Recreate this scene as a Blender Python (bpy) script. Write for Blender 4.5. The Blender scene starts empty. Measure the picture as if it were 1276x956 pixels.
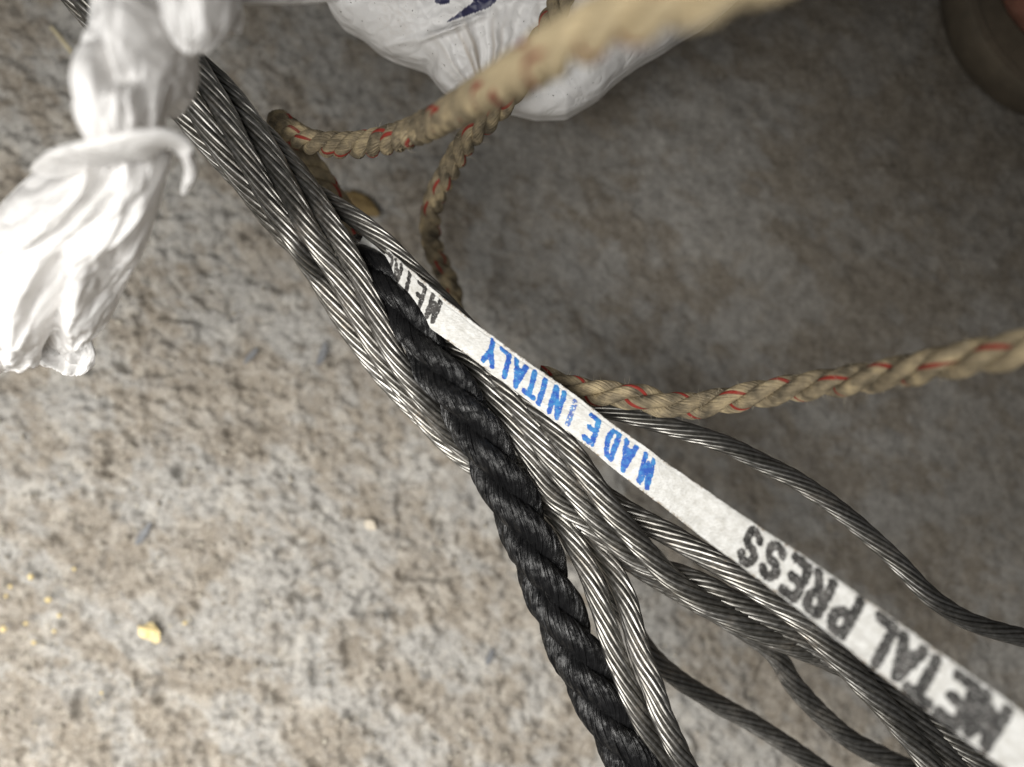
import bpy, bmesh, math, random
import numpy as np
from mathutils import Vector

rng = np.random.default_rng(7)
random.seed(7)
SC = bpy.context.scene
COL = SC.collection
R = math.radians

# ------------------------------------------------------------------ camera, light, exposure
CAM_H = 0.22                       # the phone is held 22 cm above the floor
KPX = 2 * math.tan(R(65.0) / 2) / 1276
cam = bpy.data.cameras.new("camera")
cam.sensor_width = 36.0
cam.lens = 18.0 / math.tan(R(65.0) / 2)
cam.clip_start = 0.005
cam.clip_end = 50
cam.dof.use_dof = True
cam.dof.focus_distance = 0.149
cam.dof.aperture_fstop = 9.0
camo = bpy.data.objects.new("camera", cam)
camo.location = (0, 0, CAM_H)
COL.objects.link(camo)
SC.camera = camo

world = bpy.data.worlds.new("World")
SC.world = world
world.use_nodes = True
world.node_tree.nodes["Background"].inputs[0].default_value = (0.95, 0.97, 1.0, 1)
world.node_tree.nodes["Background"].inputs[1].default_value = 0.068


def area(name, loc, target, size, sizey, power, color, spread):
    l = bpy.data.lights.new(name, 'AREA')
    l.shape = 'RECTANGLE'
    l.size, l.size_y = size, sizey
    l.energy = power
    l.color = color
    l.spread = R(spread)
    o = bpy.data.objects.new(name, l)
    o.location = loc
    d = Vector(target) - Vector(loc)
    o.rotation_euler = d.to_track_quat('-Z', 'Y').to_euler()
    COL.objects.link(o)
    return o


area("doorway_light", (-0.185, -0.16, 0.345), (-0.19, -0.24, 0.03), 0.38, 0.38, 3.5, (1.0, 0.978, 0.935), 116)

SC.view_settings.view_transform = 'Standard'
SC.view_settings.look = 'None'
SC.view_settings.exposure = 0
SC.view_settings.gamma = 1
SC.view_settings.use_curve_mapping = False
SC.cycles.max_bounces = 6
SC.cycles.use_denoising = True


# ------------------------------------------------------------------ helpers
def P(px, py, h):
    """point of the place that the photograph shows at (px, py), h metres above the floor"""
    k = KPX * (CAM_H - h)
    return np.array(((px - 638) * k, -(py - 478) * k, h))


def pts(lst, mm=True):
    return np.array([P(a, b, c * 0.001) for a, b, c in lst])


def catmull(p, step):
    p = np.asarray(p, float)
    q = np.vstack((2 * p[0] - p[1], p, 2 * p[-1] - p[-2]))
    out = []
    for i in range(1, len(q) - 2):
        p0, p1, p2, p3 = q[i - 1], q[i], q[i + 1], q[i + 2]
        t0 = 0.0
        t1 = t0 + np.linalg.norm(p1 - p0) ** 0.5 + 1e-9
        t2 = t1 + np.linalg.norm(p2 - p1) ** 0.5 + 1e-9
        t3 = t2 + np.linalg.norm(p3 - p2) ** 0.5 + 1e-9
        t = np.linspace(t1, t2, 40, endpoint=False)[:, None]
        a1 = (t1 - t) / (t1 - t0) * p0 + (t - t0) / (t1 - t0) * p1
        a2 = (t2 - t) / (t2 - t1) * p1 + (t - t1) / (t2 - t1) * p2
        a3 = (t3 - t) / (t3 - t2) * p2 + (t - t2) / (t3 - t2) * p3
        b1 = (t2 - t) / (t2 - t0) * a1 + (t - t0) / (t2 - t0) * a2
        b2 = (t3 - t) / (t3 - t1) * a2 + (t - t1) / (t3 - t1) * a3
        out.append((t2 - t) / (t2 - t1) * b1 + (t - t1) / (t2 - t1) * b2)
    out.append(q[-2][None])
    c = np.vstack(out)
    s = np.concatenate(([0], np.cumsum(np.linalg.norm(np.diff(c, axis=0), axis=1))))
    n = max(8, int(s[-1] / step))
    ss = np.linspace(0, s[-1], n)
    c = np.stack([np.interp(ss, s, c[:, k]) for k in range(3)], 1)
    for _ in range(6):
        c[1:-1] = 0.25 * c[:-2] + 0.5 * c[1:-1] + 0.25 * c[2:]
    return c


def arclen(c):
    return np.concatenate(([0], np.cumsum(np.linalg.norm(np.diff(c, axis=0), axis=1))))


def frames(c):
    t = np.gradient(c, axis=0)
    t /= np.linalg.norm(t, axis=1)[:, None]
    z = np.array((0, 0, 1.0))
    S = np.cross(z[None], t)
    S /= np.linalg.norm(S, axis=1)[:, None] + 1e-9
    U = np.cross(t, S)
    return t, S, U


def mesh_obj(name, v, faces, mat, parent=None, attrs=None, smooth=True, sharp=None, origin=None, vattrs=None):
    v = np.asarray(v, float)
    if parent is not None:
        o0 = np.array(parent['origin'][:])
    elif origin is not None:
        o0 = np.asarray(origin, float)
    else:
        o0 = np.zeros(3)
    me = bpy.data.meshes.new(name)
    vv = (v - o0).astype(np.float32)
    faces_np = faces if isinstance(faces, np.ndarray) else None
    if faces_np is not None:
        nf, w = faces_np.shape
        me.vertices.add(len(vv))
        me.vertices.foreach_set("co", vv.ravel())
        me.loops.add(nf * w)
        me.loops.foreach_set("vertex_index", faces_np.astype(np.int32).ravel())
        me.polygons.add(nf)
        me.polygons.foreach_set("loop_start", np.arange(0, nf * w, w, dtype=np.int32))
        me.update(calc_edges=True)
        me.validate()
    else:
        me.from_pydata(vv.tolist(), [], faces)
    if vattrs:
        for k, a in vattrs.items():
            at = me.attributes.new(k, 'FLOAT_VECTOR', 'POINT')
            at.data.foreach_set('vector', np.asarray(a, np.float32).ravel())
    if smooth:
        me.polygons.foreach_set("use_smooth", np.ones(len(me.polygons), dtype=bool))
    if sharp:
        me.set_sharp_from_angle(angle=R(sharp))
    if attrs:
        for k, a in attrs.items():
            at = me.attributes.new(k, 'FLOAT', 'POINT')
            at.data.foreach_set("value", np.asarray(a, np.float32))
    me.materials.append(mat)
    o = bpy.data.objects.new(name, me)
    COL.objects.link(o)
    o['origin'] = list(map(float, o0))
    if parent is not None:
        o.parent = parent
    else:
        o.location = o0
    return o


def empty(name, loc, label=None, cat=None, group=None, parent=None):
    o = bpy.data.objects.new(name, None)
    o.empty_display_size = 0.01
    COL.objects.link(o)
    o['origin'] = list(map(float, loc))
    if parent is not None:
        o.parent = parent
        o.location = np.array(loc) - np.array(parent['origin'][:])
    else:
        o.location = loc
    tag(o, label, cat, group)
    return o


def tag(o, label=None, cat=None, group=None, kind=None):
    if label: o['label'] = label
    if cat: o['category'] = cat
    if group: o['group'] = group
    if kind: o['kind'] = kind
    return o


def grid_faces(n, m, wrap=False):
    i = np.arange(n - 1)[:, None]
    mm = m if wrap else m - 1
    j = np.arange(mm)[None]
    a = i * m + j
    b = i * m + (j + 1) % m
    return np.stack((a, b, b + m, a + m), -1).reshape(-1, 4)


# lattice noise
LAT = [rng.random((257, 257)) for _ in range(6)]


def vnoise(x, y, seed=0):
    L = LAT[seed % 6]
    x = x + seed * 17.31
    y = y + seed * 9.77
    xi = np.floor(x).astype(int); yi = np.floor(y).astype(int)
    fx = x - xi; fy = y - yi
    fx = fx * fx * fx * (fx * (fx * 6 - 15) + 10); fy = fy * fy * fy * (fy * (fy * 6 - 15) + 10)
    xi %= 256; yi %= 256
    a = L[xi, yi]; b = L[xi + 1, yi]; c = L[xi, yi + 1]; d = L[xi + 1, yi + 1]
    return (a * (1 - fx) + b * fx) * (1 - fy) + (c * (1 - fx) + d * fx) * fy


def fbm(x, y, seed=0, oct=4, gain=0.5):
    r = 0; amp = 1; tot = 0
    for i in range(oct):
        r = r + amp * vnoise(x, y, seed + i); tot += amp
        x = x * 2.03; y = y * 2.03; amp *= gain
    return r / tot


def sstep(a, b, x):
    t = np.clip((x - a) / (b - a), 0, 1)
    return t * t * (3 - 2 * t)


# ------------------------------------------------------------------ materials
class NT:
    def __init__(self, name):
        self.m = bpy.data.materials.new(name)
        self.m.use_nodes = True
        self.t = self.m.node_tree
        self.n = self.t.nodes
        self.b = self.n["Principled BSDF"]
        tc = self.n.new("ShaderNodeTexCoord")
        self.co = tc.outputs["Object"]

    def link(self, a, b):
        self.t.links.new(a, b)

    def noise(self, scale, detail=4, rough=0.55, vec=None, dist=0):
        n = self.n.new("ShaderNodeTexNoise")
        n.inputs["Scale"].default_value = scale
        n.inputs["Detail"].default_value = detail
        n.inputs["Roughness"].default_value = rough
        n.inputs["Distortion"].default_value = dist
        self.link(vec or self.co, n.inputs["Vector"])
        return n.outputs["Fac"]

    def attr(self, name):
        a = self.n.new("ShaderNodeAttribute")
        a.attribute_name = name
        return a.outputs["Fac"]

    def fib(self, stretch):
        a = self.n.new("ShaderNodeAttribute")
        a.attribute_name = "fib"
        mp = self.n.new("ShaderNodeMapping")
        mp.inputs["Scale"].default_value = (stretch, 1, 1)
        self.link(a.outputs["Vector"], mp.inputs[0])
        return mp.outputs[0]

    def ramp(self, fac, stops):
        r = self.n.new("ShaderNodeValToRGB")
        e = r.color_ramp.elements
        while len(e) < len(stops): e.new(0.5)
        for i, (p, c) in enumerate(stops):
            e[i].position = p
            e[i].color = (*c, 1) if len(c) == 3 else c
        self.link(fac, r.inputs[0])
        return r.outputs[0]

    def mix(self, fac, a, b, mode='MIX'):
        m = self.n.new("ShaderNodeMix")
        m.data_type = 'RGBA'
        m.blend_type = mode
        for s, v in ((0, fac), (6, a), (7, b)):
            if isinstance(v, (int, float)):
                m.inputs[s].default_value = v
            elif isinstance(v, tuple):
                m.inputs[s].default_value = (*v, 1)
            else:
                self.link(v, m.inputs[s])
        return m.outputs[2]

    def math(self, op, a, b=0.0, c=None, clamp=False):
        m = self.n.new("ShaderNodeMath")
        m.operation = op
        m.use_clamp = clamp
        for i, v in enumerate((a, b) if c is None else (a, b, c)):
            if isinstance(v, (int, float)):
                m.inputs[i].default_value = v
            else:
                self.link(v, m.inputs[i])
        return m.outputs[0]

    def rng(self, v, a, b, c=0.0, d=1.0):
        m = self.n.new("ShaderNodeMapRange")
        self.link(v, m.inputs[0])
        for i, x in enumerate((a, b, c, d)):
            m.inputs[i + 1].default_value = x
        return m.outputs[0]

    def bump(self, hgt, dist, strength=1.0):
        b = self.n.new("ShaderNodeBump")
        b.inputs["Distance"].default_value = dist
        b.inputs["Strength"].default_value = strength
        self.link(hgt, b.inputs["Height"])
        self.link(b.outputs[0], self.b.inputs["Normal"])

    def set(self, **kw):
        for k, v in kw.items():
            k = k.replace('_', ' ')
            if isinstance(v, (int, float)):
                self.b.inputs[k].default_value = v
            elif isinstance(v, tuple):
                self.b.inputs[k].default_value = (*v, 1)
            else:
                self.link(v, self.b.inputs[k])


def mat_steel():
    m = NT("worn_steel_wire")
    n1 = m.noise(900, 5)
    n2 = m.noise(140, 4)
    n3 = m.noise(2600, 3)
    wv = m.attr("wire")
    base = m.ramp(n1, [(0.25, (0.19, 0.183, 0.171)), (0.55, (0.295, 0.286, 0.269)), (0.8, (0.39, 0.379, 0.359))])
    base = m.mix(1.0, base, m.ramp(wv, [(0, (0.72, 0.71, 0.68)), (1, (1, 1, 1))]), 'MULTIPLY')
    dirt = m.math('MULTIPLY', m.rng(n2, 0.52, 0.70), m.rng(n3, 0.40, 0.62), clamp=True)
    spk = m.rng(m.noise(3800, 2), 0.72, 0.78)
    dirt = m.math('MAXIMUM', m.math('MULTIPLY', dirt, 0.55), spk, clamp=True)
    dcol = m.ramp(m.noise(420, 3), [(0.35, (0.05, 0.04, 0.03)), (0.6, (0.16, 0.12, 0.08)), (0.75, (0.24, 0.15, 0.07))])
    m.set(Base_Color=m.mix(dirt, base, dcol), Metallic=m.rng(dirt, 0, 1, 0.96, 0.1),
          Roughness=m.rng(n1, 0.3, 0.8, 0.33, 0.45))
    return m.m


def mat_core():
    m = NT("black_fibre")
    n = m.noise(700, 4)
    fb = m.noise(6500, 3, 0.6, vec=m.fib(0.05))
    f2 = m.noise(1900, 3, 0.6, vec=m.fib(0.12))
    m.set(Base_Color=m.mix(m.rng(fb, 0.35, 0.7), (0.004, 0.004, 0.0043), (0.011, 0.011, 0.0115)),
          Roughness=m.rng(f2, 0.3, 0.7, 0.14, 0.30),
          Specular_IOR_Level=m.math('MULTIPLY', m.rng(n, 0.40, 0.60, 0.10, 0.70), m.rng(f2, 0.36, 0.58, 0.35, 0.9)))
    m.bump(m.math('ADD', fb, m.math('MULTIPLY', f2, 1.3)), 0.00018)
    return m.m


def mat_beige():
    m = NT("beige_rope_fibre")
    n1 = m.noise(260, 4)
    n2 = m.noise(2400, 4)
    fb = m.noise(4200, 3, 0.6, vec=m.fib(0.06))
    red = m.attr("red")
    wv = m.attr("wire")
    c = m.ramp(n1, [(0.34, (0.10, 0.083, 0.057)), (0.5, (0.26, 0.21, 0.135)), (0.68, (0.50, 0.40, 0.24))])
    c = m.mix(1.0, c, m.ramp(wv, [(0, (0.75, 0.75, 0.75)), (1, (1.0, 1.0, 1.0))]), 'MULTIPLY')
    c = m.mix(m.rng(fb, 0.5, 0.72, 0, 0.55), c, (0.12, 0.10, 0.07))
    c = m.mix(m.math('MULTIPLY', m.attr('clean_lit'), 0.85), c, m.mix(m.rng(fb, 0.35, 0.7), (0.78, 0.64, 0.40), (0.50, 0.40, 0.25)))  # cleaner fibre, brightened too where the lamp hardly reaches
    rc = m.mix(m.rng(fb, 0.3, 0.7), (0.30, 0.024, 0.016), (0.20, 0.036, 0.026))
    rc = m.mix(m.rng(n1, 0.55, 0.75, 0, 0.7), rc, (0.2, 0.13, 0.09))
    m.set(Base_Color=m.mix(red, c, rc), Roughness=0.68, Specular_IOR_Level=0.25)
    m.bump(m.math('ADD', fb, m.math('MULTIPLY', n2, 0.5)), 0.00035)
    return m.m


def mat_tape():
    m = NT("printed_white_tape")
    n1 = m.noise(700, 5)
    n2 = m.noise(2300, 4)
    mp = m.n.new("ShaderNodeMapping")
    mp.inputs["Rotation"].default_value = (0, 0, R(-20))
    mp.inputs["Scale"].default_value = (0.22, 1.4, 1)
    m.link(m.co, mp.inputs[0])
    fibre = m.noise(2600, 4, vec=mp.outputs[0])
    c = m.ramp(n1, [(0.3, (0.50, 0.492, 0.462)), (0.6, (0.655, 0.652, 0.632))])
    c = m.mix(m.rng(fibre, 0.50, 0.70, 0, 0.65), c, (0.45, 0.43, 0.39))
    edge = m.attr("edge")
    eg = m.math('MULTIPLY', edge, m.rng(n2, 0.42, 0.62), clamp=True)
    c = m.mix(eg, c, (0.23, 0.17, 0.11))
    for name, col1, col2, lo, hi in (("blue", (0.022, 0.082, 0.36), (0.05, 0.23, 0.47), 0.33, 0.42),
                                     ("black", (0.022, 0.021, 0.02), (0.09, 0.085, 0.08), 0.36, 0.46)):
        ink = m.attr(name)
        wear = m.rng(m.math('ADD', m.math('MULTIPLY', n2, 0.6), m.math('MULTIPLY', fibre, 0.4)), lo, hi, 0.45, 1.0)
        f = m.math('MULTIPLY', ink, wear, clamp=True)
        c = m.mix(f, c, m.mix(m.rng(n1, 0.42, 0.66), col1, col2))
    m.set(Base_Color=c, Roughness=0.6, Specular_IOR_Level=0.3)
    m.bump(m.math('ADD', fibre, n2), 0.00012)
    return m.m


def mat_bag(name, print_=False):
    m = NT(name)
    n1 = m.noise(120, 4)
    n2 = m.noise(1200, 3)
    c = m.mix(m.rng(n1, 0.35, 0.7), (0.86, 0.85, 0.84), (0.92, 0.915, 0.91))
    if print_:
        dirt = m.math('MULTIPLY', m.rng(m.noise(60, 3), 0.52, 0.7), m.rng(n2, 0.35, 0.7, 0.1, 0.7), clamp=True)
        c = m.mix(m.math('MULTIPLY', dirt, 0.35), c, (0.48, 0.38, 0.27))
        c = m.mix(m.rng(m.noise(1700, 2), 0.70, 0.74), c, (0.05, 0.04, 0.03))
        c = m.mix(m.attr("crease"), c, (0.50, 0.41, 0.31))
        c = m.mix(m.attr("ink"), c, (0.008, 0.013, 0.075))
    m.set(Base_Color=c, Roughness=0.40, Specular_IOR_Level=0.45,
          Subsurface_Weight=0.0)
    r1 = m.math('ABSOLUTE', m.math('SUBTRACT', m.noise(45, 2, 0.5, dist=0.6), 0.5))
    r2 = m.math('ABSOLUTE', m.math('SUBTRACT', m.noise(130, 2, 0.5, dist=0.8), 0.5))
    m.bump(m.math('ADD', m.math('MULTIPLY', r1, 2.4), r2), 0.0042, 0.30 if print_ else 0.46)
    tr = m.n.new("ShaderNodeBsdfTranslucent")
    tr.inputs[0].default_value = (0.80, 0.74, 0.67, 1)
    mx = m.n.new("ShaderNodeMixShader")
    mx.inputs[0].default_value = 0.22
    m.link(m.b.outputs[0], mx.inputs[1]); m.link(tr.outputs[0], mx.inputs[2])
    m.link(mx.outputs[0], m.n["Material Output"].inputs[0])
    return m.m


def mat_ground():
    m = NT("dirty_concrete")
    brown = m.attr("brown")
    pale = m.attr("pale")
    f1 = m.noise(260, 6, 0.65)
    f2 = m.noise(900, 5, 0.6)
    f3 = m.noise(95, 4, 0.6, dist=0.8)
    grey = m.ramp(f1, [(0.3, (0.17, 0.163, 0.15)), (0.55, (0.255, 0.246, 0.229)), (0.75, (0.322, 0.312, 0.291))])
    br = m.ramp(f1, [(0.3, (0.125, 0.105, 0.082)), (0.6, (0.205, 0.18, 0.147)), (0.8, (0.285, 0.256, 0.215))])
    c = m.mix(brown, grey, br)
    c = m.mix(m.rng(f3, 0.5, 0.72, 0, 0.35), c, (0.27, 0.27, 0.265))
    c = m.mix(m.math('MULTIPLY', pale, 0.28), c, (0.43, 0.405, 0.36))
    c = m.mix(m.rng(f2, 0.60, 0.72, 0, 0.7), c, (0.10, 0.085, 0.065))
    c = m.mix(m.rng(f2, 0.28, 0.40, 0.6, 0), c, (0.36, 0.345, 0.315))
    f4 = m.noise(1700, 4, 0.7)
    c = m.mix(m.rng(f4, 0.54, 0.70, 0, 0.7), c, (0.40, 0.375, 0.335))
    c = m.mix(m.rng(f4, 0.48, 0.34, 0, 0.6), c, (0.085, 0.072, 0.056))
    c = m.mix(m.math('MULTIPLY', m.attr("painted_shade"), 0.6), c, m.mix(m.rng(f1, 0.35, 0.7), (0.078, 0.064, 0.047), (0.135, 0.116, 0.09)))  # brown darkening stands in for light falloff the lamp does not give
    m.set(Base_Color=c, Roughness=0.88, Specular_IOR_Level=0.25)
    m.bump(m.math('ADD', m.math('MULTIPLY', f1, 1.5), f2), 0.0005)
    return m.m


def mat_plain(name, c1, c2, scale=800, rough=0.8, spec=0.3, bump=0.0002):
    m = NT(name)
    n = m.noise(scale, 4)
    m.set(Base_Color=m.mix(m.rng(n, 0.3, 0.7), c1, c2), Roughness=rough, Specular_IOR_Level=spec)
    m.bump(n, bump)
    return m


STEEL = mat_steel(); CORE = mat_core(); BEIGE = mat_beige(); TAPE = mat_tape()
BAG = mat_bag("white_plastic"); BAGP = mat_bag("printed_plastic", True); GROUND = mat_ground()
PALE = mat_plain("pale_stone", (0.34, 0.30, 0.24), (0.50, 0.45, 0.37)).m
GREYST = mat_plain("grey_stone", (0.22, 0.218, 0.21), (0.30, 0.298, 0.285)).m
SLATE = mat_plain("dark_slate_chip", (0.075, 0.078, 0.084), (0.15, 0.152, 0.156)).m
OCHRE = mat_plain("yellow_crumb", (0.42, 0.32, 0.14), (0.66, 0.55, 0.31)).m
CLOD = mat_plain("ochre_clod", (0.09, 0.06, 0.025), (0.17, 0.12, 0.05), 300).m
STRAW = mat_plain("dry_straw", (0.30, 0.26, 0.17), (0.42, 0.37, 0.25)).m
_sk = mat_plain("skin", (0.30, 0.135, 0.095), (0.42, 0.20, 0.145), 300, 0.5, 0.4, 0.0002)
_sk.set(Subsurface_Weight=0.15, Subsurface_Scale=0.003); SKIN = _sk.m
SANDAL = mat_plain("brown_sandal_rubber", (0.075, 0.062, 0.045), (0.135, 0.11, 0.078), 120, 0.7).m
FUZZD = mat_plain("dark_fuzz", (0.012, 0.012, 0.012), (0.03, 0.028, 0.026), 500, 0.5).m
FUZZL = mat_plain("pale_fuzz", (0.40, 0.35, 0.26), (0.6, 0.53, 0.4), 500, 0.6).m


# ------------------------------------------------------------------ the floor
def build_ground():
    cell = 0.00055
    xi = np.arange(-0.19, 0.19, cell); yi = np.arange(-0.15, 0.15, cell)
    ox = np.array([0.2, 0.22, 0.26, 0.34, 0.5, 0.8, 1.4, 3.0])
    xs = np.concatenate((-ox[::-1], xi, ox)); ys = np.concatenate((-ox[::-1], yi, ox))
    X, Y = np.meshgrid(xs, ys, indexing='ij')
    # coarser and rougher to the lower left, smoother trowelled skin to the right
    coarse = sstep(0.10, -0.10, X * 0.8 + Y * 0.7)
    u, v = X * 0.82 - Y * 0.57, (X * 0.57 + Y * 0.82)
    h = (fbm(u * 70, v * 95, 0, 4) - 0.5) * 0.0018
    lumps = fbm(u * 260, v * 330, 2, 4, 0.6) - 0.5
    h = h + lumps * 0.0050 * (0.2 + 0.8 * coarse)
    g = fbm(u * 480, v * 520, 3, 3)
    h = h + (g - 0.5) * 0.0027 * (0.12 + 1.1 * coarse)
    pit = sstep(0.74, 0.86, vnoise(X * 210, Y * 210, 4)) * sstep(0.35, 0.6, vnoise(X * 40, Y * 40, 1))
    h = h - pit * 0.0022 * coarse
    h = h + (fbm(X * 12, Y * 12, 5, 2) - 0.5) * 0.004
    h = h - 0.001
    fade = np.clip(1 - (np.maximum(np.abs(X) - 0.19, 0) + np.maximum(np.abs(Y) - 0.15, 0)) / 0.05, 0, 1)
    h = h * fade
    brown = sstep(0.42, 0.62, fbm(u * 55, v * 80, 1, 5, 0.62)) * 0.9
    brown = np.clip(brown + 0.5 * sstep(0.55, 0.7, fbm(u * 210, v * 270, 4, 3)), 0, 1)
    painted_shade = sstep(-0.02, 0.16, X * 0.75 + Y * 0.6 + (fbm(X * 25, Y * 25, 2, 4) - 0.5) * 0.09)  # shade painted into the floor colour, deepening to the upper right
    pale = sstep(0.60, 0.70, fbm(u * 190, v * 230, 5, 3)) * (0.35 + 0.65 * coarse)
    v3 = np.stack((X, Y, h), -1).reshape(-1, 3)
    n, k = X.shape
    f = grid_faces(n, k)[:, ::-1]
    f = grid_faces(n, k)
    o = mesh_obj("ground", v3, f[:, ::-1], GROUND, attrs={"brown": brown.ravel(), "pale": pale.ravel(), "painted_shade": painted_shade.ravel()})
    # make sure the sheet faces up
    if o.data.polygons[0].normal.z < 0:
        o.data.flip_normals()
    tag(o, "rough grey brown concrete floor under the ropes", None, None, "structure")


build_ground()


# ------------------------------------------------------------------ ropes
def flute_profile(N, m, depth=1.0, jit=0.03):
    a = math.pi / N
    rc = 1 / (1 + math.sin(a))
    rw = rc * math.sin(a) * 1.015
    ph = (np.arange(m) / m - 0.5) * 2 * a
    pr = rc * np.cos(ph) + np.sqrt(np.maximum(rw ** 2 - (rc * np.sin(ph)) ** 2, 0))
    pr = 1 - (1 - pr) * depth
    r = []; phi = []; wid = []
    for i in range(N):
        s = 1 + rng.uniform(-jit, jit)
        r += list(pr * s); phi += list(ph + i * 2 * a); wid += [rng.random()] * m
    return np.array(r), np.array(phi), np.array(wid)


def fluted(name, c, rad, N, m, lead, mat, parent, depth=1.0, jit=0.03, phase=0.0, red=None, squash=None, sharp=35, vary=0.0, clean_lit=None):
    s = arclen(c)
    t, S, U = frames(c)
    pr, phi, wid = flute_profile(N, m, depth, jit)
    th = phi[None] + phase + 2 * math.pi * s[:, None] / lead
    rr = (np.broadcast_to(rad, s.shape))[:, None] * pr[None]
    if vary:
        lob = (np.arange(N * m) // m).astype(float)
        rr = rr * (1 + vary * (fbm(s[:, None] * 260 + lob[None] * 7.7, lob[None] * 3.1 + s[:, None] * 0, 2, 2) - 0.5))
    v = c[:, None, :] + rr[..., None] * (np.cos(th)[..., None] * U[:, None] + np.sin(th)[..., None] * S[:, None])
    n, k = v.shape[:2]
    f = grid_faces(n, k, True)
    attrs = {"wire": np.tile(wid, n)}
    r0 = float(np.mean(rad))
    fib = np.stack(np.broadcast_arrays(s[:, None], r0 * np.cos(phi)[None] + phase * 0.01, r0 * np.sin(phi)[None]), -1)
    if red is not None:
        lob = np.arange(N * m) // m
        attrs["red"] = np.tile(np.isin(lob, red).astype(float), n)
        attrs["clean_lit"] = np.repeat(clean_lit if clean_lit is not None else np.zeros(n), k)
    return mesh_obj(name, v.reshape(-1, 3), f[:, ::-1], mat, parent, attrs, True, sharp, None, {'fib': fib})


def fuzz(name, c, rad, count, lo, hi, thick, mat, parent, curl=0.6):
    """loose fibres standing off a rope: thin three-sided hairs joined into one part"""
    t, S, U = frames(c)
    V = []; F = []
    for _ in range(count):
        i = rng.integers(2, len(c) - 2)
        th = rng.uniform(-math.pi * 0.95, math.pi * 0.95)
        d = math.cos(th) * U[i] + math.sin(th) * S[i]
        r0 = rad[i] if hasattr(rad, '__len__') else rad
        p = c[i] + d * r0 * 0.86
        L = rng.uniform(lo, hi) * (0.4 + rng.random() ** 2)
        dr = d * rng.uniform(0.3, 1) + t[i] * rng.uniform(-1.2, 1.2) + rng.normal(0, 0.35, 3)
        dr /= np.linalg.norm(dr)
        cu = rng.normal(0, curl, 3)
        seg = 5
        b0 = len(V)
        q = p.copy()
        for k in range(seg + 1):
            w = thick * (1 - 0.75 * k / seg)
            e1 = np.cross(dr, (0.3, 0.5, 0.81)); e1 /= np.linalg.norm(e1) + 1e-9
            e2 = np.cross(dr, e1)
            for a in (0, 2.094, 4.189):
                V.append(q + w * (math.cos(a) * e1 + math.sin(a) * e2))
            if k < seg:
                for a in range(3):
                    F.append((b0 + k * 3 + a, b0 + k * 3 + (a + 1) % 3, b0 + k * 3 + 3 + (a + 1) % 3, b0 + k * 3 + 3 + a))
            q = q + dr * L / seg
            dr = dr + cu / seg
            dr /= np.linalg.norm(dr)
    o = mesh_obj(name, np.array(V), np.array(F), mat, parent)
    o['kind'] = 'stuff'
    return o


PX = KPX * 0.15                    # one picture pixel at the rope's height
wr = empty("wire_rope", P(640, 520, 0.0), "opened grey steel wire rope with black fibre core and white printed tape", "wire rope")

# the closed part of the rope: six strands laid round the core
axis = catmull(pts([(40, -108, 68), (137, 8, 68), (246, 119, 68), (330, 214, 68), (393, 288, 68)]), 0.0006)
ax_s = arclen(axis); ax_t, ax_S, ax_U = frames(axis)
LEAD = 800 * PX


def laid(theta_end, upto=1.0):
    """points of one strand along the closed part, ending at angle theta_end"""
    out = []
    for f in np.linspace(0, upto, 15):
        i = int(f * (len(axis) - 1))
        th = R(theta_end) + 2 * math.pi * (ax_s[-1] - ax_s[i]) / LEAD
        rc = (30.0 + 2.0 * f) * PX
        out.append(axis[i] + rc * (math.cos(th) * ax_U[i] + math.sin(th) * ax_S[i]))
    return np.array(out)


def strand(theta, way, r=14.0, phase=0.0, lead=255, upto=1.0, N=10):
    p = pts(way)
    if theta is not None:
        p = np.vstack((laid(theta, upto), p))
    c = catmull(p, 0.00055)
    wob = (fbm(arclen(c) * 45 + phase * 9, arclen(c) * 0 + phase, 1, 2) - 0.5) * 0.0006
    c[:, 2] += wob
    return fluted("steel_strand", c, r * 1.02 * PX, N, 6, lead * PX, STEEL, wr, 1.0, 0.03, phase, vary=0.05)


# right-hand strand that leaves first
strand(98, [(421, 258, 67), (447, 275, 68.5), (480, 302, 69), (515, 338, 69), (550, 373, 68), (585, 410, 67), (640, 458, 66), (700, 494, 66),
            (775, 515, 67), (841, 534, 67), (901, 553, 67), (951, 577, 66), (1001, 604, 66), (1056, 644, 66), (1117, 699, 66),
            (1161, 745, 66), (1210, 775, 65), (1276, 795, 64), (1340, 810, 62)], 12.0, 0.3, upto=0.90)
# strands on the left of the core; they dive under it and come out on its right
strand(46.5, [(447, 340, 71), (468, 390, 71), (492, 444, 71), (530, 500, 68), (565, 547, 63), (620, 600, 58.5), (690, 650, 57.5),
            (730, 690, 58), (770, 752, 57), (810, 815, 54), (841, 843, 51), (891, 875, 48), (941, 903, 46), (1020, 956, 44), (1090, 1010, 42)], 13.2, 1.1)
strand(-5, [(422, 345, 69.5), (447, 393, 68.5), (476, 446, 66.5), (515, 500, 63), (550, 545, 60.5), (600, 585, 60), (660, 612, 61.5),
             (692, 640, 65), (710, 667, 67), (733, 712, 69.5), (750, 760, 71), (768, 818, 71.5), (794, 884, 71), (815, 930, 69), (835, 985, 67)], 13.8, 2.2)
strand(-56.5, [(396, 345, 65), (426, 395, 63.5), (472, 460, 61), (540, 530, 58), (630, 575, 58), (690, 605, 60), (725, 645, 61.5), (748, 685, 64),
              (766, 715, 66.5), (781, 750, 69), (798, 815, 71.5), (813, 853, 73), (826, 894, 74), (840, 926, 74), (852, 950, 73), (885, 1005, 71)], 13.8, 3.0)
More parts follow.
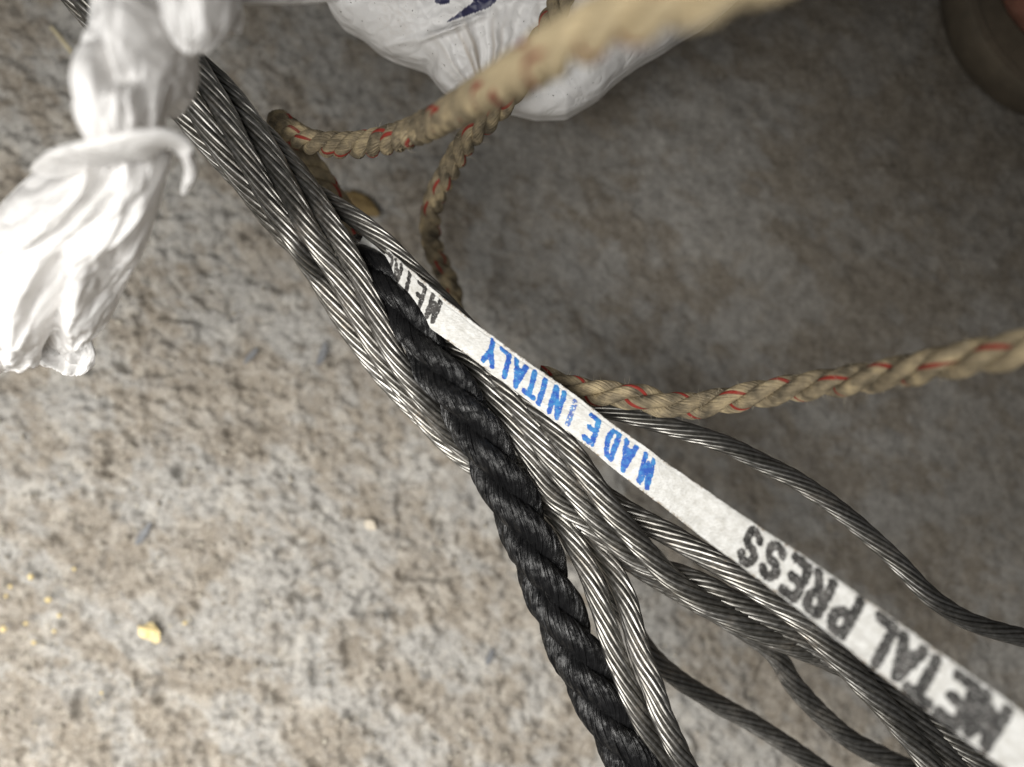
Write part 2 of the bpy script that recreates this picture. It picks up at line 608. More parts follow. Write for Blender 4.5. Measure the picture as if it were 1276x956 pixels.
# strands between the core and the tape
strand(-108, [(440, 340, 61), (500, 400, 63), (580, 450, 65.5), (618, 498, 67.5), (658, 562, 68), (693, 621, 67), (737, 657, 66), (769, 686, 64.5),
              (800, 709, 62), (860, 745, 58.5), (920, 780, 56), (963, 812, 53.5), (989, 853, 51), (1025, 892, 49), (1065, 925, 47), (1111, 948, 45), (1170, 975, 43)], 14.2, 0.7)
strand(-159, [(450, 315, 62), (520, 385, 64), (590, 445, 65), (630, 490, 67.5), (660, 532, 69), (687, 570, 70), (722, 619, 70), (746, 650, 69), (776, 682, 67.5),
             (806, 704, 66), (850, 718, 65.5), (881, 730, 66.5), (911, 747, 67), (958, 770, 67), (990, 788, 66.5), (1040, 820, 65.5), (1070, 836, 65.5),
             (1106, 862, 66), (1153, 912, 66.5), (1195, 962, 66.5), (1230, 1010, 66)], 14.2, 1.9)
strand(149.5, [(470, 350, 61), (540, 410, 62), (610, 455, 64.5), (660, 500, 67.5), (690, 535, 70), (713, 565, 71.5), (735, 596, 72), (756, 628, 72), (780, 658, 71.5),
              (806, 688, 71), (834, 719, 70), (858, 739, 69.5), (881, 754, 69), (911, 770, 68.5), (943, 786, 67.5), (982, 802, 66.5), (1013, 814, 65),
              (1045, 828, 63.5), (1090, 852, 63), (1140, 886, 64), (1185, 919, 66), (1230, 954, 67), (1280, 1000, 67)], 14.2, 2.6)
strand(None, [(560, 420, 60), (640, 490, 62), (700, 565, 63), (745, 612, 63.5), (780, 637, 64.5), (820, 659, 66), (865, 684, 68), (900, 706, 70), (930, 724, 71), (962, 746, 71.5),
              (1005, 778, 72), (1037, 811, 72), (1083, 860, 71.5), (1114, 894, 71), (1145, 934, 70), (1160, 956, 70), (1190, 1005, 69)], 14.6, 0.2)

# the black fibre core: three yarns laid together
core_path = catmull(pts([(445, 303, 58), (462, 324, 65), (482, 350, 68.5), (506, 388, 70), (531, 438, 71), (565, 487, 71.5), (594, 535, 71.5), (622, 590, 71),
                         (650, 647, 70), (668, 690, 69.5), (685, 735, 69), (706, 785, 69), (728, 832, 68.5), (765, 903, 68), (795, 958, 68), (830, 1020, 68)]), 0.0004)
core_s = arclen(core_path)
ct, cS, cU = frames(core_path)
fc = empty("fibre_core", core_path[len(core_path) // 2], parent=wr)
f_ = np.linspace(0, 1, len(core_path))
Rb = np.interp(f_, [0, 0.06, 0.12, 0.3, 0.5, 1], [12, 19, 23, 27, 31, 32.5]) * PX
Rb = Rb * (1 + 0.06 * (fbm(core_s * 70, core_s * 0, 3, 2) - 0.5))
clead = 232 * PX
for k in range(3):
    th = 2 * math.pi * core_s / clead + k * 2 * math.pi / 3 + 0.5
    rc = Rb * 0.52
    c = core_path + rc[:, None] * (np.cos(th)[:, None] * cU + np.sin(th)[:, None] * cS)
    yo = fluted("yarn", c, Rb * 0.565, 34, 3, -170 * PX, CORE, fc, 0.35, 0.03, k, sharp=60, vary=0.2)
fuzz("fuzz", core_path, Rb, 420, 0.0010, 0.0038, 0.00004, FUZZD, fc, 1.2)

# ------------------------------------------------------------------ lettering: stroke alphabet on a unit cell
def arcp(cx, cy, rx, ry, a0, a1, n=9):
    return [(cx + rx * math.cos(R(a0 + (a1 - a0) * i / (n - 1))), cy + ry * math.sin(R(a0 + (a1 - a0) * i / (n - 1)))) for i in range(n)]


GLYPH = {
    'M': [[(0.05, 0), (0.12, 1), (0.5, 0.25), (0.88, 1), (0.95, 0)]],
    'E': [[(0.9, 1), (0.12, 1), (0.12, 0), (0.9, 0)], [(0.12, 0.52), (0.75, 0.52)]],
    'T': [[(0.02, 1), (0.98, 1)], [(0.5, 1), (0.5, 0)]],
    'A': [[(0.02, 0), (0.5, 1), (0.98, 0)], [(0.22, 0.33), (0.78, 0.33)]],
    'L': [[(0.15, 1), (0.15, 0), (0.9, 0)]],
    'P': [[(0.12, 0), (0.12, 1), (0.5, 1)] + arcp(0.52, 0.74, 0.36, 0.26, 90, -90) + [(0.12, 0.48)]],
    'R': [[(0.12, 0), (0.12, 1), (0.5, 1)] + arcp(0.52, 0.74, 0.36, 0.26, 90, -90) + [(0.12, 0.48)], [(0.5, 0.48), (0.92, 0)]],
    'S': [arcp(0.5, 0.755, 0.38, 0.245, 20, 270, 12) + arcp(0.5, 0.255, 0.38, 0.255, 90, -160, 12)],
    'D': [[(0.12, 0), (0.12, 1), (0.45, 1)] + arcp(0.45, 0.5, 0.44, 0.5, 90, -90, 12) + [(0.12, 0)]],
    'I': [[(0.5, 0), (0.5, 1)]],
    'N': [[(0.1, 0), (0.1, 1), (0.9, 0), (0.9, 1)]],
    'Y': [[(0.05, 1), (0.5, 0.45), (0.95, 1)], [(0.5, 0.45), (0.5, 0)]],
}


def seg_dist(px, py, a, b):
    ax, ay = a; bx, by = b
    dx, dy = bx - ax, by - ay
    t = np.clip(((px - ax) * dx + (py - ay) * dy) / (dx * dx + dy * dy + 1e-12), 0, 1)
    return np.hypot(px - ax - t * dx, py - ay - t * dy)


def build_tape():
    W = 0.0074
    c = catmull(pts([(450, 298, 64), (464, 314, 66.5), (484, 336, 70), (510, 359, 73), (540, 385, 74.5), (573, 411, 75), (625, 449, 75), (705, 509, 75.5), (760, 551, 76.5),
                     (803, 584, 78), (850, 619, 83.5), (906, 660, 90), (970, 705, 97.5), (1045, 760, 105), (1130, 824, 112), (1219, 890, 118), (1300, 948, 122), (1400, 1020, 126)]), 0.00009)
    s = arclen(c)
    t, S, U = frames(c)
    px = c[:, 0] / (KPX * (CAM_H - c[:, 2])) + 638
    f = px
    # roll: the upper part leans over towards the core, the lower part lies flat to the lens
    roll = np.interp(f, [425, 480, 540, 620, 760, 900, 1100, 1300], [25, 30, 32, 34, 26, 15, 9, 9])
    roll = roll + 9 * (fbm(s * 55, s * 0, 3, 2) - 0.5) * 2
    wsc = (1 + 0.07 * (fbm(s * 70, s * 0 + 4, 1, 2) - 0.5)) * np.interp(f, [425, 480, 540, 700, 2000], [0.80, 0.85, 0.92, 0.94, 1.0])
    nw = 84
    w = np.linspace(-1, 1, nw)
    # ragged selvedge
    le = 1 + 0.035 * (fbm(s * 500, s * 0, 1, 4, 0.7) - 0.5) * 2
    ri = 1 + 0.045 * (fbm(s * 500, s * 0 + 9, 2, 4, 0.7) - 0.5) * 2
    ww = np.where(w[None] < 0, w[None] * le[:, None], w[None] * ri[:, None]) * (W / 2) * wsc[:, None]
    cr, sr = np.cos(np.radians(roll)), np.sin(np.radians(roll))
    side = S * cr[:, None] + U * sr[:, None]
    nor = U * cr[:, None] - S * sr[:, None]
    sg, wg = np.meshgrid(s, w, indexing='ij')
    bow = 0.00035 * wg ** 2 + 0.00022 * np.exp(-((wg - 0.86) / 0.09) ** 2) + 0.00045 * (fbm(sg * 160, wg * 1.2 + 3, 4, 3) - 0.5) \
        + 0.00014 * (fbm(sg * 900, wg * 6 + 3, 3, 3) - 0.5)
    top = c[:, None] + ww[..., None] * side[:, None] + bow[..., None] * nor[:, None]
    n = len(s)
    # ink fields
    blue = np.zeros((n, nw)); black = np.zeros((n, nw))

    def s_at(x):
        return float(np.interp(x, px, s))

    def write(chars, field, hgt, cw, lw, slant, off, seed):
        """chars: (character, picture column of its middle); the text runs up-left along the tape"""
        rr = random.Random(seed)
        for ch, x in chars:
            sc_ = s_at(x)
            cwi = cw * (0.35 if ch == 'I' else 1.0)
            hh = W * hgt * rr.uniform(0.95, 1.04)
            oy = off * W + rr.uniform(-0.02, 0.02) * W
            m = (s > sc_ - cw * 1.6) & (s < sc_ + cw * 1.6)
            if not m.any(): continue
            X = sc_ + cwi / 2 - sg[m]                 # along the text
            Y = -wg[m] * W / 2 * 0.95 - oy + hh / 2   # letters stand with their feet on the far edge
            X = X + slant * (Y - hh / 2)
            jx = (fbm(X * 2600 + x, Y * 2600, seed % 5, 2) - 0.5) * lw * 0.30
            d = np.full(X.shape, 9.0)
            for stq in GLYPH[ch]:
                q = [(a * cwi, b * hh) for a, b in stq]
                for a, b in zip(q[:-1], q[1:]):
                    d = np.minimum(d, seg_dist(X, Y, a, b))
            ink = 1 - sstep(lw * 0.5 - 0.00007, lw * 0.5 + 0.00007, d + jx)
            field[m] = np.maximum(field[m], ink)

    write(list(zip("MADEINITALY", (806, 782, 762, 738, 712, 694, 676, 663, 647, 628, 611))), blue, 0.66, 0.0022, 0.00110, 0.30, 0.0, 3)
    write(list(zip("METALPRESS", (1230, 1194, 1156, 1128, 1095, 1052, 1020, 992, 963, 936))), black, 0.70, 0.0030, 0.00150, 0.12, 0.0, 5)
    write(list(zip("METAL", (540, 522, 507, 494, 483))), black, 0.66, 0.0020, 0.00100, 0.12, -0.04, 8)
    # the second I of the blue stamp is half rubbed away, the E has a faint strike
    rub = (sg > s_at(704)) & (sg < s_at(721))
    blue[rub] *= (fbm(sg[rub] * 2600, wg[rub] * 9, 2, 2) > 0.33) * 0.85
    edge = sstep(0.86, 1.0, np.abs(wg)) * sstep(0.45, 0.6, fbm(sg * 300, wg * 2, 2, 3))
    bot = top - nor[:, None] * 0.00022
    v = np.concatenate((top.reshape(-1, 3), bot[:, ::-1].reshape(-1, 3)))
    # one closed ribbon: top row followed by bottom row round the cross-section
    ring = np.concatenate((top, bot[:, ::-1]), axis=1)
    k = ring.shape[1]
    z0 = np.zeros((n, nw))
    A = lambda a: np.concatenate((a, z0), 1).ravel()
    mesh_obj("marker_tape", ring.reshape(-1, 3), grid_faces(n, k, True), TAPE, wr,
             {"blue": A(blue), "black": A(black), "edge": A(edge)}, True, 50)


build_tape()


# ------------------------------------------------------------------ beige ropes with red tracer yarns
def beige_rope(label, way, dia, lead, reds, fz):
    c = catmull(pts(way), 0.00035)
    s = arclen(c)
    cl = sstep(0.095, 0.150, c[:, 2])                 # cleaner away from the greasy cable; paler tan also paints in missing lamp light
    t, S, U = frames(c)
    root = empty("fibre_rope", c[len(c) // 2], label, "rope", "beige ropes with red yarns")
    Rb = dia / 2 * (1 + 0.10 * (fbm(s * 60, s * 0, 2, 2) - 0.5))
    ld = np.interp(s / s[-1], np.linspace(0, 0.36, len(lead)) if len(lead) > 3 else np.linspace(0, 1, len(lead)), lead)
    turn = np.concatenate(([0], np.cumsum(2 * math.pi / ld[1:] * np.diff(s))))
    lead = 0.0135
    for k in range(3):
        th = turn + k * 2 * math.pi / 3 + 0.9 + 0.5 * (fbm(s * 60, s * 0 + k, 4, 2) - 0.5)
        cc = c + (Rb * 0.555)[:, None] * (np.cos(th)[:, None] * U + np.sin(th)[:, None] * S)
        fluted("yarn", cc, Rb * 0.525, 10, 6, -lead * 0.75, BEIGE, root, 0.35, 0.03, k * 1.3, red=reds[k], sharp=60, vary=0.12, clean_lit=cl)
    fuzz("fuzz", c, Rb, fz, 0.0006, 0.0022, 0.000036, FUZZL, root, 0.9)
    return root


beige_rope("beige rope looping past the white bag and round behind the wire rope",
           [(1010, -70, 166), (900, -22, 163), (800, 12, 158), (710, 52, 150), (650, 88, 137), (600, 118, 120), (550, 148, 100), (505, 168, 84), (460, 179, 75), (420, 181, 70),
            (385, 176, 66), (358, 160, 60), (348, 152, 52), (362, 168, 45), (390, 207, 44), (420, 250, 46), (452, 294, 44), (500, 345, 34), (535, 385, 28), (560, 400, 24), (566, 378, 24), (556, 345, 26), (543, 318, 28),
            (536, 285, 33), (541, 250, 40), (558, 215, 48), (582, 175, 57), (612, 145, 63), (640, 112, 66), (664, 70, 68), (690, 20, 68), (720, -50, 66)],
           0.0047, [0.0165, 0.0165, 0.0155, 0.0125, 0.0125], ([2], [7], []), 450)
beige_rope("beige rope lying on the loose steel strand at the right of the tape",
           [(672, 470, 66), (700, 480, 68), (735, 489, 71), (790, 494, 74), (835, 505, 75), (872, 505, 76), (915, 497, 79), (960, 489, 83), (1010, 481, 88), (1060, 474, 94), (1110, 466, 100),
            (1170, 454, 108), (1230, 443, 115), (1290, 432, 121), (1380, 415, 128)],
           0.0047, [0.019, 0.019, 0.021], ([2], [], [6]), 380)


# ------------------------------------------------------------------ white plastic
def loft(name, rows, parent, mat, pleat=0.0, kpleat=7, seed=1, crump=0.0010, n=160, k=180, extra=None):
    """closed, flattened bag of film: rows of (left x, left y, right x, right y, h mm, thickness mm)"""
    Lp = np.array([P(r[0], r[1], r[4] / 1000) for r in rows]); Rp = np.array([P(r[2], r[3], r[4] / 1000) for r in rows])
    th = np.array([r[5] / 1000 for r in rows])
    tt = np.linspace(0, 1, len(rows)); uu = np.linspace(0, 1, n)

    def sp(a):
        a = np.asarray(a, float)
        if a.ndim == 1: a = a[:, None]
        a3 = np.zeros((len(a), 3)); a3[:, :a.shape[1]] = a
        q = np.vstack((2 * a3[0] - a3[1], a3, 2 * a3[-1] - a3[-2]))
        x = uu * (len(a) - 1)
        i = np.minimum(x.astype(int), len(a) - 2); f = (x - i)[:, None]
        p0, p1, p2, p3 = q[i], q[i + 1], q[i + 2], q[i + 3]
        return 0.5 * (2 * p1 + (p2 - p0) * f + (2 * p0 - 5 * p1 + 4 * p2 - p3) * f ** 2 + (3 * p1 - p0 - 3 * p2 + p3) * f ** 3)
    L_, R_ = sp(Lp), sp(Rp); T_ = np.maximum(sp(th)[:, 0], 0.0003)
    a = np.linspace(0, 2 * math.pi, k, endpoint=False)
    ca, sa = np.cos(a), np.sin(a)
    C = (L_ + R_) / 2; H = (R_ - L_) / 2
    wid = np.linalg.norm(H, axis=1)
    g = np.gradient(C, axis=0); g /= np.linalg.norm(g, axis=1)[:, None] + 1e-9
    Hn = H / (wid[:, None] + 1e-9)
    N = np.cross(Hn, g); N /= np.linalg.norm(N, axis=1)[:, None] + 1e-9
    N[N[:, 2] < 0] *= -1
    U_, A_ = np.meshgrid(uu, ca, indexing='ij')
    _, S_ = np.meshgrid(uu, sa, indexing='ij')
    top = S_ >= 0
    pl = np.sin(A_ * kpleat + 2.5 * (fbm(U_ * 3, A_ * 1.5 + 4, seed, 2) - 0.5) * 4 + seed + top * 1.3)
    pl = np.sign(pl) * np.abs(pl) ** 0.8
    cr = np.abs(fbm(U_ * 7 + A_ * 2, A_ * 5 + top * 3.3, seed + 2, 3) - 0.5) * 2
    off = T_[:, None] * S_ + pleat * pl * np.minimum(wid / 0.006, 1)[:, None] * np.abs(S_) + crump * (0.3 - cr) * np.sign(S_) * np.abs(S_) ** 0.5
    sway = 1 + 0.05 * (fbm(U_ * 6, U_ * 0 + np.sign(A_), seed + 1, 2) - 0.5)
    v = C[:, None] + (A_ * sway)[..., None] * H[:, None] + off[..., None] * N[:, None]
    f = grid_faces(n, k, True)
    return mesh_obj(name, v.reshape(-1, 3), f, mat, parent)


kb = empty("plastic_bag", P(120, 200, 0.0), "white twisted plastic bag knotted in a loop, crossing the rope at the upper left", "plastic bag", "white plastic bags")
# upper loop of film that crosses the wire rope
loft("loop", [(118, 22, 196, -30, 112, 5), (116, 46, 236, 18, 114, 7), (114, 78, 232, 58, 116, 8), (110, 108, 222, 92, 117, 8.5), (108, 136, 210, 122, 117, 8), (114, 158, 205, 150, 116, 6), (130, 178, 206, 172, 114, 4), (136, 194, 202, 186, 112, 3)],
     kb, BAG, 0.0024, 1.6, 3, 0.0012)
loft("fold", [(196, -40, 288, -50, 118, 5), (202, -10, 294, -20, 121, 6), (206, 16, 295, 6, 122, 7), (212, 36, 290, 32, 121, 5), (226, 46, 272, 47, 120, 3), (238, 52, 256, 53, 119, 1.2)],
     kb, BAG, 0.0010, 2, 5, 0.0008)
loft("strip", [(286, 4, 290, -14, 112, 2), (320, 5, 322, -8, 108, 1.5), (360, 5, 362, -8, 104, 1.5), (420, 2, 424, -14, 100, 1.5)], kb, BAG, 0.0004, 3, 6, 0.0005, 60, 60)
# the knot collar with its curled end
loft("knot", [(66, 200, 74, 222, 114, 3), (98, 186, 102, 208, 118, 4), (132, 180, 136, 202, 121, 4.5), (166, 174, 172, 195, 122, 4.5), (198, 168, 200, 187, 121, 4), (222, 172, 213, 186, 119, 3), (240, 190, 226, 198, 117, 2.6), (246, 214, 230, 214, 114, 2.2), (240, 234, 228, 232, 112, 1.6)],
     kb, BAG, 0.0006, 3, 2, 0.0006, 160, 90)
# the flared skirt below the knot
loft("skirt", [(136, 192, 206, 184, 112, 4), (108, 202, 212, 196, 112, 6), (60, 222, 208, 222, 110, 8), (-6, 262, 200, 254, 106, 9), (-60, 320, 184, 298, 101, 9), (-70, 372, 160, 346, 95, 8), (-66, 412, 146, 374, 90, 6), (-50, 432, 128, 390, 86, 4), (-40, 440, 108, 398, 83, 1.5)],
     kb, BAG, 0.0026, 4, 4, 0.0022, 240, 260)
loft("tail", [(14, 410, 98, 392, 83, 2), (18, 426, 108, 412, 81, 2.4), (28, 436, 114, 426, 79, 2.4), (46, 446, 119, 443, 77, 2), (62, 456, 116, 457, 75, 1.4), (72, 461, 106, 462, 74, 0.6)],
     kb, BAG, 0.0012, 5, 1, 0.0008, 120, 140)


def build_printed_bag():
    """bottom edge of a filled carrier bag, gathered where the rope passes"""
    rim = np.array([(372, -60), (400, -15), (411, 12), (425, 30), (448, 42), (468, 60), (488, 71), (510, 78), (530, 85), (536, 92), (548, 108), (562, 118), (590, 128), (615, 133), (640, 139),
                    (668, 146), (706, 145), (725, 134), (747, 121), (762, 106), (776, 94), (800, 77), (830, 60), (852, 45), (880, 29), (912, 3), (945, -30), (970, -70)], float)
    d = np.concatenate(([0], np.cumsum(np.hypot(*np.diff(rim, axis=0).T))))
    nu, nv = 460, 150
    uu = np.linspace(0, d[-1], nu)
    rx, ry = np.interp(uu, d, rim[:, 0]), np.interp(uu, d, rim[:, 1])
    for _ in range(5):
        rx[1:-1] = (rx[:-2] + 2 * rx[1:-1] + rx[2:]) / 4; ry[1:-1] = (ry[:-2] + 2 * ry[1:-1] + ry[2:]) / 4
    u = uu / d[-1]
    tx, ty = 360 + 620 * u, np.full(nu, -170.0)
    v = np.linspace(0, 1, nv) ** 1.4
    V, Ux = np.meshgrid(v, u)
    X = rx[:, None] + (tx - rx)[:, None] * V
    Y = ry[:, None] + (ty - ry)[:, None] * V
    gx, gy = 612, 150
    ang = np.arctan2(gy - Y, X - gx)
    rad = np.hypot(X - gx, Y - gy)
    pl = np.sin(ang * 17 + 2.2 * fbm(X * 0.02, Y * 0.02, 1, 2))
    pl2 = np.sin(ang * 41 + 3 * fbm(X * 0.03, Y * 0.03, 3, 2))
    dec = np.exp(-((rad - 60) / 75) ** 2) * np.exp(-((ang - 1.62) / 0.75) ** 2)
    fold1 = np.exp(-(((Y - 62) + 0.28 * (X - 470) ) / 5.0) ** 2) * sstep(455, 480, X) * sstep(600, 560, X)
    fold2 = np.exp(-(((Y - 45) + 0.42 * (X - 540) ) / 4.0) ** 2) * sstep(500, 530, X) * sstep(620, 590, X)
    cr = np.abs(fbm(X * 0.024, Y * 0.03, 2, 3) - 0.5) * 2
    B = 12.0
    prof = np.sqrt(np.clip(1 - (1 - np.clip(V * 3.2, 0, 1)) ** 2, 0, 1))
    hh = 52 + B * prof + prof * (pl * 1.1 * dec + 0.5 * pl2 * dec + 1.0 * fold1 + 0.9 * fold2 + 1.3 * (0.25 - cr)) + 4.5 * sstep(0.15, 0.8, V) \
        - 2.2 * np.exp(-((X - 534 + (Y - 88) * 0.3) / 9) ** 2) * sstep(40, 90, Y)
    P3 = np.stack((X, Y, hh), -1)
    k = KPX * (CAM_H - hh * 0.001)
    top = np.stack(((X - 638) * k, -(Y - 478) * k, hh * 0.001), -1)
    hb = 46 - 13 * prof
    k2 = KPX * (CAM_H - 0.047)
    bot = np.stack(((X - 638) * k2, -(Y - 478) * k2, hb * 0.001), -1)
    # print: a dark wedge and the foot of a second stroke, cut by the frame
    def poly(pts_):
        ins = np.zeros(X.shape, bool)
        for (x1, y1), (x2, y2) in zip(pts_, pts_[1:] + pts_[:1]):
            cnd = ((y1 > Y) != (y2 > Y)) & (X < (x2 - x1) * (Y - y1) / (y2 - y1 + 1e-9) + x1)
            ins ^= cnd
        return ins.astype(float)
    ink = np.maximum(poly([(556, 28), (572, 23), (608, 10), (618, 3), (622, -30), (588, -30), (590, 2)]), poly([(540, -30), (542, 3), (550, 6), (560, 4), (566, -30)]))
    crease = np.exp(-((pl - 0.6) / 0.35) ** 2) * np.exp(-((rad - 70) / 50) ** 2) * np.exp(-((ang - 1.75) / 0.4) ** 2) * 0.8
    ring = np.concatenate((top[:, ::-1], bot), axis=1)
    n, kk = ring.shape[:2]
    z = np.zeros(X.shape)
    root = P(650, 60, 0.0)
    o = mesh_obj("plastic_bag", ring.reshape(-1, 3), grid_faces(n, kk)[:, ::-1], BAGP, None,
                 {"ink": np.concatenate((ink[:, ::-1], z), 1).ravel(), "crease": np.concatenate((crease[:, ::-1], z), 1).ravel()}, True, None, root)
    tag(o, "white carrier bag with dark blue print, behind the beige rope at the top", "plastic bag", "white plastic bags")


build_printed_bag()


# ------------------------------------------------------------------ a foot in a sandal at the edge of the light
def build_foot():
    G = lambda x, y, h: P(x, y, h * 0.001)
    org = G(1420, -120, 0)
    fw = np.array((0.72, 0.69, 0)); fw /= np.linalg.norm(fw)       # from the toes towards the heel
    sd = np.array((-fw[1], fw[0], 0))
    toe = G(1262, 54, 25)
    bm_v = []; bm_e = []; rad = []

    def add(p, r, prev=None):
        bm_v.append(p); rad.append(r)
        if prev is not None: bm_e.append((prev, len(bm_v) - 1))
        return len(bm_v) - 1
    heel = add(toe + fw * 0.205 + sd * -0.030 + np.array((0, 0, 0.012)), 0.028)
    mid = add(toe + fw * 0.13 + sd * -0.030 + np.array((0, 0, 0.014)), 0.027, heel)
    ank = add(toe + fw * 0.185 + sd * -0.030 + np.array((0, 0, 0.075)), 0.030, heel)
    add(toe + fw * 0.185 + sd * -0.030 + np.array((0, 0, 0.20)), 0.034, ank)
    ball = add(toe + fw * 0.075 + sd * -0.028 + np.array((0, 0, 0.006)), 0.022, mid)
    for i, (o_, l_, r_) in enumerate(((0.0, 0.0, 0.0175), (-0.023, -0.002, 0.0085), (-0.036, 0.006, 0.0074), (-0.049, 0.014, 0.0070), (-0.061, 0.024, 0.0066))):
        b = add(toe + fw * (0.048 + l_ * 0.5) + sd * o_ * 0.95 + np.array((0, 0, -0.001)), r_ * 1.25, ball)
        m_ = add(toe + fw * (0.024 + l_) + sd * o_ + np.array((0, 0, 0.0)), r_ * 0.95, b)
        add(toe + fw * (0.008 + l_) + sd * o_ + np.array((0, 0, -0.003)), r_, m_)
    me = bpy.data.meshes.new("person")
    me.from_pydata([tuple(p - org) for p in bm_v], bm_e, [])
    bm = bmesh.new(); bm.from_mesh(me)
    lay = bm.verts.layers.skin.verify()
    bm.verts.ensure_lookup_table()
    for i, r in enumerate(rad):
        bm.verts[i][lay].radius = (r, r * 0.92)
        bm.verts[i][lay].use_root = (i == mid)
    bm.to_mesh(me); bm.free()
    o = bpy.data.objects.new("person", me)
    o.location = org
    o['origin'] = list(map(float, org))
    COL.objects.link(o)
    o.modifiers.new("skin", 'SKIN').use_smooth_shade = True
    o.modifiers.new("sub", 'SUBSURF').levels = 2
    o.modifiers["sub"].render_levels = 2
    me.materials.append(SKIN)
    tag(o, "bare foot of a person standing in a brown sandal at the upper right", "person")
    # sole: outline swept round the foot, with a raised rim
    n = 96
    L = 0.245
    out = []
    rf, rh = 0.0375, 0.031
    for i in range(n):
        a = 2 * math.pi * (i + 0.5) / n
        x, y = math.cos(a), math.sin(a)
        if x > 0: ex, ey = L / 2 - rf + x * rf, y * rf
        else: ex, ey = -(L / 2 - rh) + x * rh, y * rh
        out.append((ex, ey))
    cen = G(1332, -6, 0) + fw * (L / 2 - rf)
    def ringp(sc, z):
        return [cen + fw * (-ex * sc) + sd * (ey * (1 - (1 - sc) * 2.7)) + np.array((0, 0, z)) for ex, ey in out]
    rings = [ringp(0.985, 0.0005), ringp(1.0, 0.004), ringp(1.0, 0.013), ringp(0.992, 0.0145), ringp(0.976, 0.0145), ringp(0.966, 0.0125), ringp(0.5, 0.0122)]
    v = np.array(sum(rings, []))
    f = [tuple(int(q) for q in r) for r in grid_faces(len(rings), n, True)]
    f.append(tuple(range((len(rings) - 1) * n, len(rings) * n)))
    f.append(tuple(range(n - 1, -1, -1)))
    so = mesh_obj("sandal", v, f, SANDAL, o, None, True, 40)
    # strap over the toes
    sp = []
    for a in np.linspace(-0.15, math.pi + 0.15, 25):
        cc = toe + fw * 0.085 + sd * (-0.028 + 0.045 * math.cos(a)) + np.array((0, 0, -0.012 + 0.046 * math.sin(a)))
        for q, z in ((-0.014, 0), (0.014, 0), (0.014, -0.002), (-0.014, -0.002)):
            sp.append(cc + fw * q + np.array((0, 0, z)))
    mesh_obj("strap", np.array(sp), grid_faces(25, 4, True), SANDAL, so, None, True, 40)


build_foot()


# ------------------------------------------------------------------ stones, crumbs and straw on the floor
def chip(name, px, py, rx, ry, rz, ang, mat, label, cat, seed, jag=0.0, h=0.0):
    r = np.random.default_rng(seed)
    n, k = 9, 14
    v = []
    for i in range(n):
        la = math.pi * (i / (n - 1) - 0.5)
        for j in range(k):
            lo = 2 * math.pi * j / k
            v.append((math.cos(la) * math.cos(lo), math.cos(la) * math.sin(lo), math.sin(la)))
    v = np.array(v)
    # facets: cut the ball by a few random planes
    for _ in range(11):
        d = r.normal(0, 1, 3); d /= np.linalg.norm(d)
        lim = r.uniform(0.5, 0.85)
        ov = np.maximum(v @ d - lim, 0)
        v = v - ov[:, None] * d
    if jag: v = v * (1 + jag * r.uniform(-1, 1, (len(v), 1)))
    v = v * np.array((rx, ry, rz)) * KPX * CAM_H
    ca, sa = math.cos(R(-ang)), math.sin(R(-ang))
    v = np.stack((v[:, 0] * ca - v[:, 1] * sa, v[:, 0] * sa + v[:, 1] * ca, v[:, 2]), 1)
    base = P(px, py, 0.0)
    v = v + base + np.array((0, 0, rz * KPX * CAM_H * 0.55 + h))
    o = mesh_obj(name, v, grid_faces(n, k, True), mat, None, None, True, 28, base)
    tag(o, label, cat)
    return o


chip("crumb", 188, 787, 16, 12, 6, 20, OCHRE, "bright yellow crumb lying on the concrete at the lower left", "crumb", 1, 0.28)
chip("pebble", 464, 655, 11, 8, 7, 30, PALE, "small cream pebble on the concrete left of the black core", "pebble", 2)
chip("stone_chip", 178, 668, 22, 5, 2, -55, SLATE, "long dark slate sliver above the bright yellow crumb", "stone chip", 4)
chip("stone_chip", 312, 444, 17, 5, 2, -50, SLATE, "dark sliver of stone nearest the twisted bag tail", "stone chip", 5)
chip("stone_chip", 402, 440, 18, 5, 2, -70, SLATE, "narrow dark stone sliver close to the wire rope's left edge", "stone chip", 6)
chip("stone_chip", 610, 818, 12, 5, 4, -70, SLATE, "tiny dark stone chip left of the core's lower end", "stone chip", 8)
chip("clod", 450, 256, 32, 20, 5, 25, CLOD, "ochre clod of dirt beside the beige rope's bend", "clod", 12, 0.15)


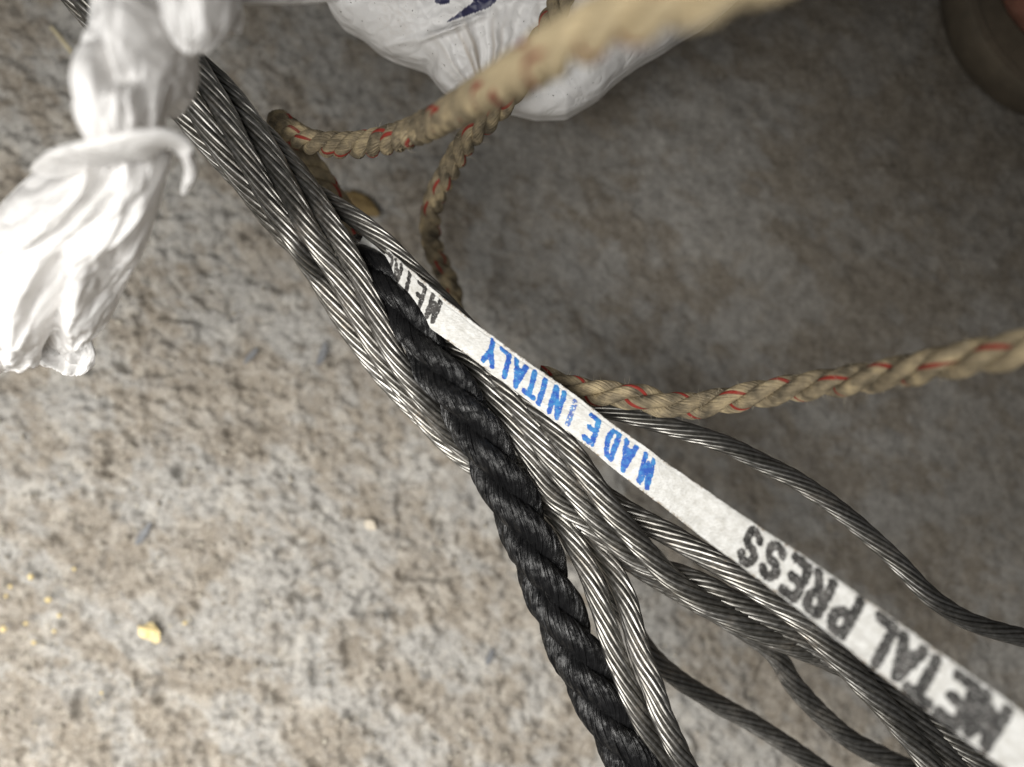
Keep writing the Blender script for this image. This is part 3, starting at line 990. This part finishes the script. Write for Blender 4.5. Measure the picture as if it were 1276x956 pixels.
def straw():
    c = catmull(pts([(64, 34, 2), (76, 48, 3), (90, 66, 2)]), 0.0006)
    t, S, U = frames(c)
    a = np.linspace(0, 2 * math.pi, 8, endpoint=False)
    v = c[:, None] + 0.0006 * np.cos(a)[None, :, None] * S[:, None] + 0.0005 * np.sin(a)[None, :, None] * U[:, None]
    o = mesh_obj("straw", v.reshape(-1, 3), grid_faces(len(c), 8, True)[:, ::-1], STRAW, None, None, True, None, P(76, 48, 0))
    tag(o, "pale sliver of straw on the floor left of the wire rope", "straw")


straw()


def grit():
    V = []; F = []
    for i in range(4500):
        x = rng.uniform(-40, 1000); y = rng.uniform(330, 1000)
        if rng.random() > sstep(1250, 100, x + (956 - y) * 0.9): continue
        rr = rng.uniform(0.0002, 0.0007) * (0.5 + rng.random())
        b = P(x, y, 0); b[2] = rr * 0.1
        b0 = len(V)
        for d in ((1, 0, 0), (0, 1, 0), (-1, 0, 0), (0, -1, 0), (0, 0, 1), (0, 0, -1)):
            V.append(b + np.array(d) * rr * rng.uniform(0.5, 1.2, 3))
        for q in range(4):
            F.append((b0 + q, b0 + (q + 1) % 4, b0 + 4)); F.append((b0 + (q + 1) % 4, b0 + q, b0 + 5))
    o = mesh_obj("grit", np.array(V), np.array(F), mat_plain("grit", (0.16, 0.14, 0.11), (0.42, 0.39, 0.33), 220).m, None, None, False)
    tag(o, "loose sand grains scattered over the concrete floor", None, None, "stuff")
    V = []; F = []
    for (x, y, r0) in ((40, 718, 5), (94, 708, 4), (10, 742, 5), (62, 746, 6), (76, 766, 5), (6, 783, 6), (70, 785, 5), (44, 800, 4), (128, 862, 4), (232, 776, 4), (34, 776, 4), (15, 730, 4)):
        rr = r0 * KPX * CAM_H
        b = P(x, y, 0); b[2] = rr * 0.3 + 0.0004
        b0 = len(V)
        for d in ((1, 0, 0), (0, 1, 0), (-1, 0, 0), (0, -1, 0), (0, 0, 1), (0, 0, -1)):
            V.append(b + np.array(d) * rr * rng.uniform(0.5, 1.1, 3))
        for q in range(4):
            F.append((b0 + q, b0 + (q + 1) % 4, b0 + 4)); F.append((b0 + (q + 1) % 4, b0 + q, b0 + 5))
    o = mesh_obj("sawdust", np.array(V), np.array(F), OCHRE, None, None, False)
    tag(o, "scatter of yellow sawdust specks at the left edge", None, None, "stuff")


grit()
for o in list(bpy.data.objects):
    if 'origin' in o: del o['origin']
